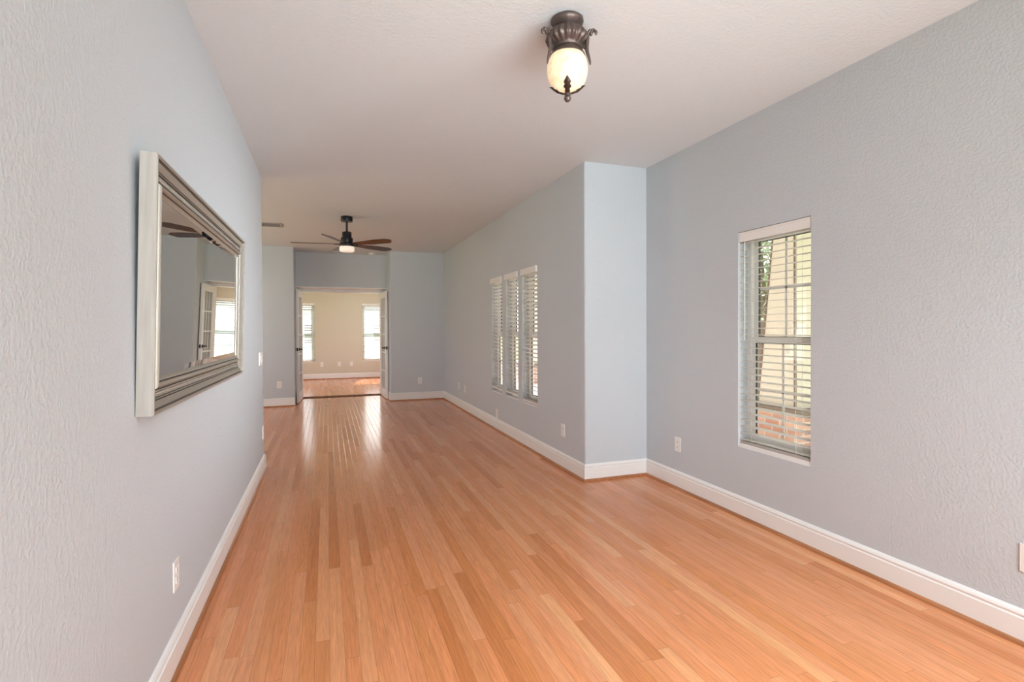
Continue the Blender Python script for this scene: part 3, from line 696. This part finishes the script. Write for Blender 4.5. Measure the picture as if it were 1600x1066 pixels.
def blade(az):
    m_ = MB(); N = 14; top = []; ou = []
    for i in range(N + 1):
        f = i / N; r = 0.075 + 0.595 * f
        wl = 0.026 + 0.040 * min(1, f * 2.2); wt = 0.026 + 0.036 * min(1, f * 1.6)
        if f > 0.86:
            k = (f - 0.86) / 0.14; wl *= math.sqrt(max(0.0, 1 - k * k * 0.98)); wt *= (1 - 0.55 * k * k)
        ou.append((r, wl, wt))
    pit = math.radians(-13)
    vt = []; vb = []
    for r, wl, wt in ou:
        for lst, dz in ((vt, 0.003), (vb, -0.003)):
            row = []
            for s in (-wt, -wt * 0.4, wl * 0.4, wl):
                row.append(m_.bm.verts.new((r, s * math.cos(pit), s * math.sin(pit) + dz)))
            lst.append(row)
    for i in range(N):
        for j in range(3):
            m_.bm.faces.new((vt[i][j], vt[i + 1][j], vt[i + 1][j + 1], vt[i][j + 1]))
            m_.bm.faces.new((vb[i][j], vb[i][j + 1], vb[i + 1][j + 1], vb[i + 1][j]))
        for j in (0, 3): m_.bm.faces.new((vt[i][j], vb[i][j], vb[i + 1][j], vt[i + 1][j]))
    for i in (0, N):
        for j in range(3): m_.bm.faces.new((vt[i][j], vt[i][j + 1], vb[i][j + 1], vb[i][j]))
    o_ = m_.build('blade', M['blade'], fan, 40)
    o_.location = (0, 0, -0.346); o_.rotation_euler = (0, 0, az)
    MB().box(0.060, 0.150, -0.018, 0.018, -0.009, -0.004, Matrix.Rotation(pit, 4, 'X')).build('blade_bracket', M['black'], o_)
for k in range(5): blade(math.radians(30 + 72 * k))

# ------------------------------------------------------------------ small ceiling things
vt = thing('air_vent', 'small taupe slatted air vent on the ceiling beside the left wall corner', 'air vent', (-0.72, 7.77, H))
f = MB()
for a, b, c, d in ((-0.16, 0.16, -0.13, -0.105), (-0.16, 0.16, 0.105, 0.13), (-0.16, -0.135, -0.105, 0.105), (0.135, 0.16, -0.105, 0.105)): f.box(a, b, c, d, -0.010, -0.0005)
f.build('frame', M['ventm'], vt)
f = MB()
for i in range(9): f.box(-0.135, 0.135, -0.012, 0.012, -0.001, 0.001, Matrix.Translation((0, -0.092 + i * 0.023, -0.008)) @ Matrix.Rotation(math.radians(35), 4, 'X'))
f.build('louvers', M['ventm'], vt)
MB().box(-0.134, 0.134, -0.104, 0.104, -0.0012, -0.0004).build('backing', M['slot'], vt)
sd = thing('smoke_detector', 'small white round disc on the ceiling in front of the French doors', 'smoke detector', (0.806, 10.10, H))
MB().lathe([(0.03, -0.0005), (0.062, -0.0005), (0.064, -0.010), (0.060, -0.014), (0.02, -0.014)], 32).build('base', M['disc'], sd, 40)
MB().lathe([(0.02, -0.0135), (0.050, -0.0145), (0.050, -0.026), (0.044, -0.034), (0.01, -0.036)], 32).build('cover', M['disc'], sd, 40)

# ------------------------------------------------------------------ outside
GZ = -0.45
struct('lawn', MB().box(-60, 90, 15.2, 120, GZ - 0.2, GZ).box(5.9, 90, -40, 15.2, GZ - 0.2, GZ).box(-60, -4, -40, 15.2, GZ - 0.2, GZ).box(-4, 5.9, -40, YREAR - T - 0.05, GZ - 0.2, GZ), M['grass'], 'green lawn outside the windows', 'lawn')
struct('porch_slab', MB().box(XR2 + T + 0.01, 5.8, YREAR, 15.0, GZ - 0.1, -0.14).box(XR1 + T + 0.01, XR2 + T + 0.01, YR + T + 0.01, 15.0, GZ - 0.1, -0.14), M['conc'], 'concrete porch floor outside the right wall', 'porch floor')
struct('wall_sky_block', MB().box(3.7, 9.0, -1.2, -0.9, GZ, 3.6), M['ext'], 'added unseen stucco wall that shades the porch column', 'wall')  # added out of view to block sky light on the column
struct('walkway', MB().box(7.0, 10.6, -20, 15.0, GZ, GZ + 0.02), M['conc'], 'pale concrete walk beyond the porch', 'walkway')
struct('street', MB().box(-50, 80, 19.0, 28.0, GZ, GZ + 0.02), M['road'], 'grey street beyond the back room', 'street')
struct('porch_roof', MB().box(XR2 + T + 0.01, 6.5, YREAR, 6.0, 2.62, 2.80).box(5.02, 5.50, 6.0, 15.0, 2.62, 2.80), M['white'], 'porch roof and beam carried by the cream columns', 'porch roof')  # roof span shaped to shade the column and leave far windows open to sky
def column(x, y, label):
    r = thing('porch_column', label, 'column', (x, y, -0.14), group='tapered porch columns')
    # local: near corner at the origin
    def frus(mb, x0, y0, x1, y1, z0, X0, Y0, X1, Y1, z1):
        mb.poly([(x0, y0, z0), (x1, y0, z0), (x1, y1, z0), (x0, y1, z0), (X0, Y0, z1), (X1, Y0, z1), (X1, Y1, z1), (X0, Y1, z1)],
                [(3, 2, 1, 0), (4, 5, 6, 7), (0, 1, 5, 4), (1, 2, 6, 5), (2, 3, 7, 6), (3, 0, 4, 7)])
    p = MB(); p.box(-0.06, 0.58, -0.06, 0.60, 0, 0.46); p.build('brick_pedestal', M['brick'], r)
    p = MB(); p.box(-0.10, 0.62, -0.10, 0.64, 0.46, 0.53); p.bevel(0.008, 1); p.build('pedestal_cap', M['ext2'], r)
    b0 = (0.0, 0.0, 0.46, 0.55); b1 = (0.10, 0.10, 0.36, 0.40); z0, z1 = 0.53, 2.74
    p = MB(); frus(p, *b0, z0, *b1, z1); p.build('shaft', M['ext'], r)
    p = MB(); tw = 0.016
    for cx, cy in ((0, 1), (2, 1), (0, 3), (2, 3)):
        sx = 1 if cx == 0 else -1; sy = 1 if cy == 1 else -1
        bx, by = b0[cx], b0[cy]; tx, ty = b1[cx], b1[cy]
        def q4(px, py): 
            e0 = 0.006
            return [(px - sx * e0, py - sy * e0), (px + sx * tw, py - sy * e0), (px + sx * tw, py + sy * tw), (px - sx * e0, py + sy * tw)]
        lo = [(a_, b_, z0) for a_, b_ in q4(bx, by)]; hi = [(a_, b_, z1) for a_, b_ in q4(tx, ty)]
        p.poly(lo + hi, [(3, 2, 1, 0), (4, 5, 6, 7), (0, 1, 5, 4), (1, 2, 6, 5), (2, 3, 7, 6), (3, 0, 4, 7)])
    p.build('corner_trim', M['ext2'], r)
    return r
pc = column(5.0, 4.51, 'tapered cream porch column on a brick pedestal outside the single right window')
dup(pc, (5.0, 12.9, -0.14), (0, 0, 0), 'farther tapered cream porch column seen past the three narrow windows', 'tapered porch columns')
def tree(x, y, h, R, n, label, zc=None):
    rnd = random.Random(int(x * 31 + y * 17))
    r = thing('tree', label, 'tree', (x, y, GZ), group='trees outside')
    MB().tube([(0, 0, 0), (0.08, 0.03, h * 0.3), (-0.05, 0.06, h * 0.62)], [0.22, 0.16, 0.07], 10).build('trunk', M['bark'], r, 60)
    m_ = MB(); zc = zc or h * 0.66
    blobs = [(rnd.uniform(-.6, .6) * R, rnd.uniform(-.6, .6) * R, zc + rnd.uniform(-.55, .5) * R, rnd.uniform(.35, .6) * R) for _ in range(16)]
    for i in range(n):
        bx, by, bz, br = rnd.choice(blobs)
        d = Vector((rnd.gauss(0, 1), rnd.gauss(0, 1), rnd.gauss(0, 1))).normalized() * br * rnd.uniform(0.55, 1.05)
        c_ = Vector((bx, by, bz)) + d; s = rnd.uniform(0.05, 0.12)
        a_ = Vector((rnd.gauss(0, 1), rnd.gauss(0, 1), rnd.gauss(0, 1))).normalized(); b_ = a_.orthogonal().normalized()
        m_.poly([c_ - a_ * s, c_ + b_ * s * 0.5, c_ + a_ * s, c_ - b_ * s * 0.5], [(0, 1, 2, 3)])
    m_.build('foliage', M['leaf'], r)
    return r
tree(11.2, 11.2, 6.8, 2.8, 6500, 'leafy green tree filling the upper left of the single right window')
tree(17.0, 15.5, 8.0, 3.4, 5000, 'farther leafy tree behind the one at the single right window')
def house(x, y, rz, label):
    r = thing('house', label, 'house', (x, y, GZ), (0, 0, rz), group='houses across the lawn')
    wl = MB().box(-6, 6, -4, 4, 0, 2.9); wl = wl.build('wall', M['house'], r)
    MB().poly([(-6.5, -4.6, 2.9), (6.5, -4.6, 2.9), (6.5, 4.6, 2.9), (-6.5, 4.6, 2.9), (-6.5, 0, 5.0), (6.5, 0, 5.0)],
              [(0, 1, 2, 3), (0, 4, 5, 1), (3, 2, 5, 4), (0, 3, 4), (1, 5, 2)]).build('roof', M['roof'], r)
    for xw in (-3.6, 0.2, 3.6):
        f_ = MB().box(xw - 0.7, xw + 0.7, -4.06, -4.0, 0.9, 2.2).build('window', M['white'], r)
        MB().box(xw - 0.6, xw + 0.6, -4.08, -4.055, 1.0, 2.1).build('pane', M['pane'], f_)
    return r
h0 = house(31, 30, math.radians(-45), 'pale house across the lawn, outside the single right window')
dup(h0, (3.0, 36.0, GZ), (0, 0, 0), 'pale house across the street, outside the beige back room', 'houses across the lawn')
ub = thing('utility_box', 'small grey utility box standing on the lawn outside', 'utility box', (16.9, 17.0, GZ), (0, 0, math.radians(-45)))
MB().box(-0.2, 0.2, -0.15, 0.15, 0, 0.5).bevel(0.02, 2).build('body', M['box'], ub)
MB().box(-0.22, 0.22, -0.17, 0.17, 0.5, 0.55).build('lid', M['box'], ub)
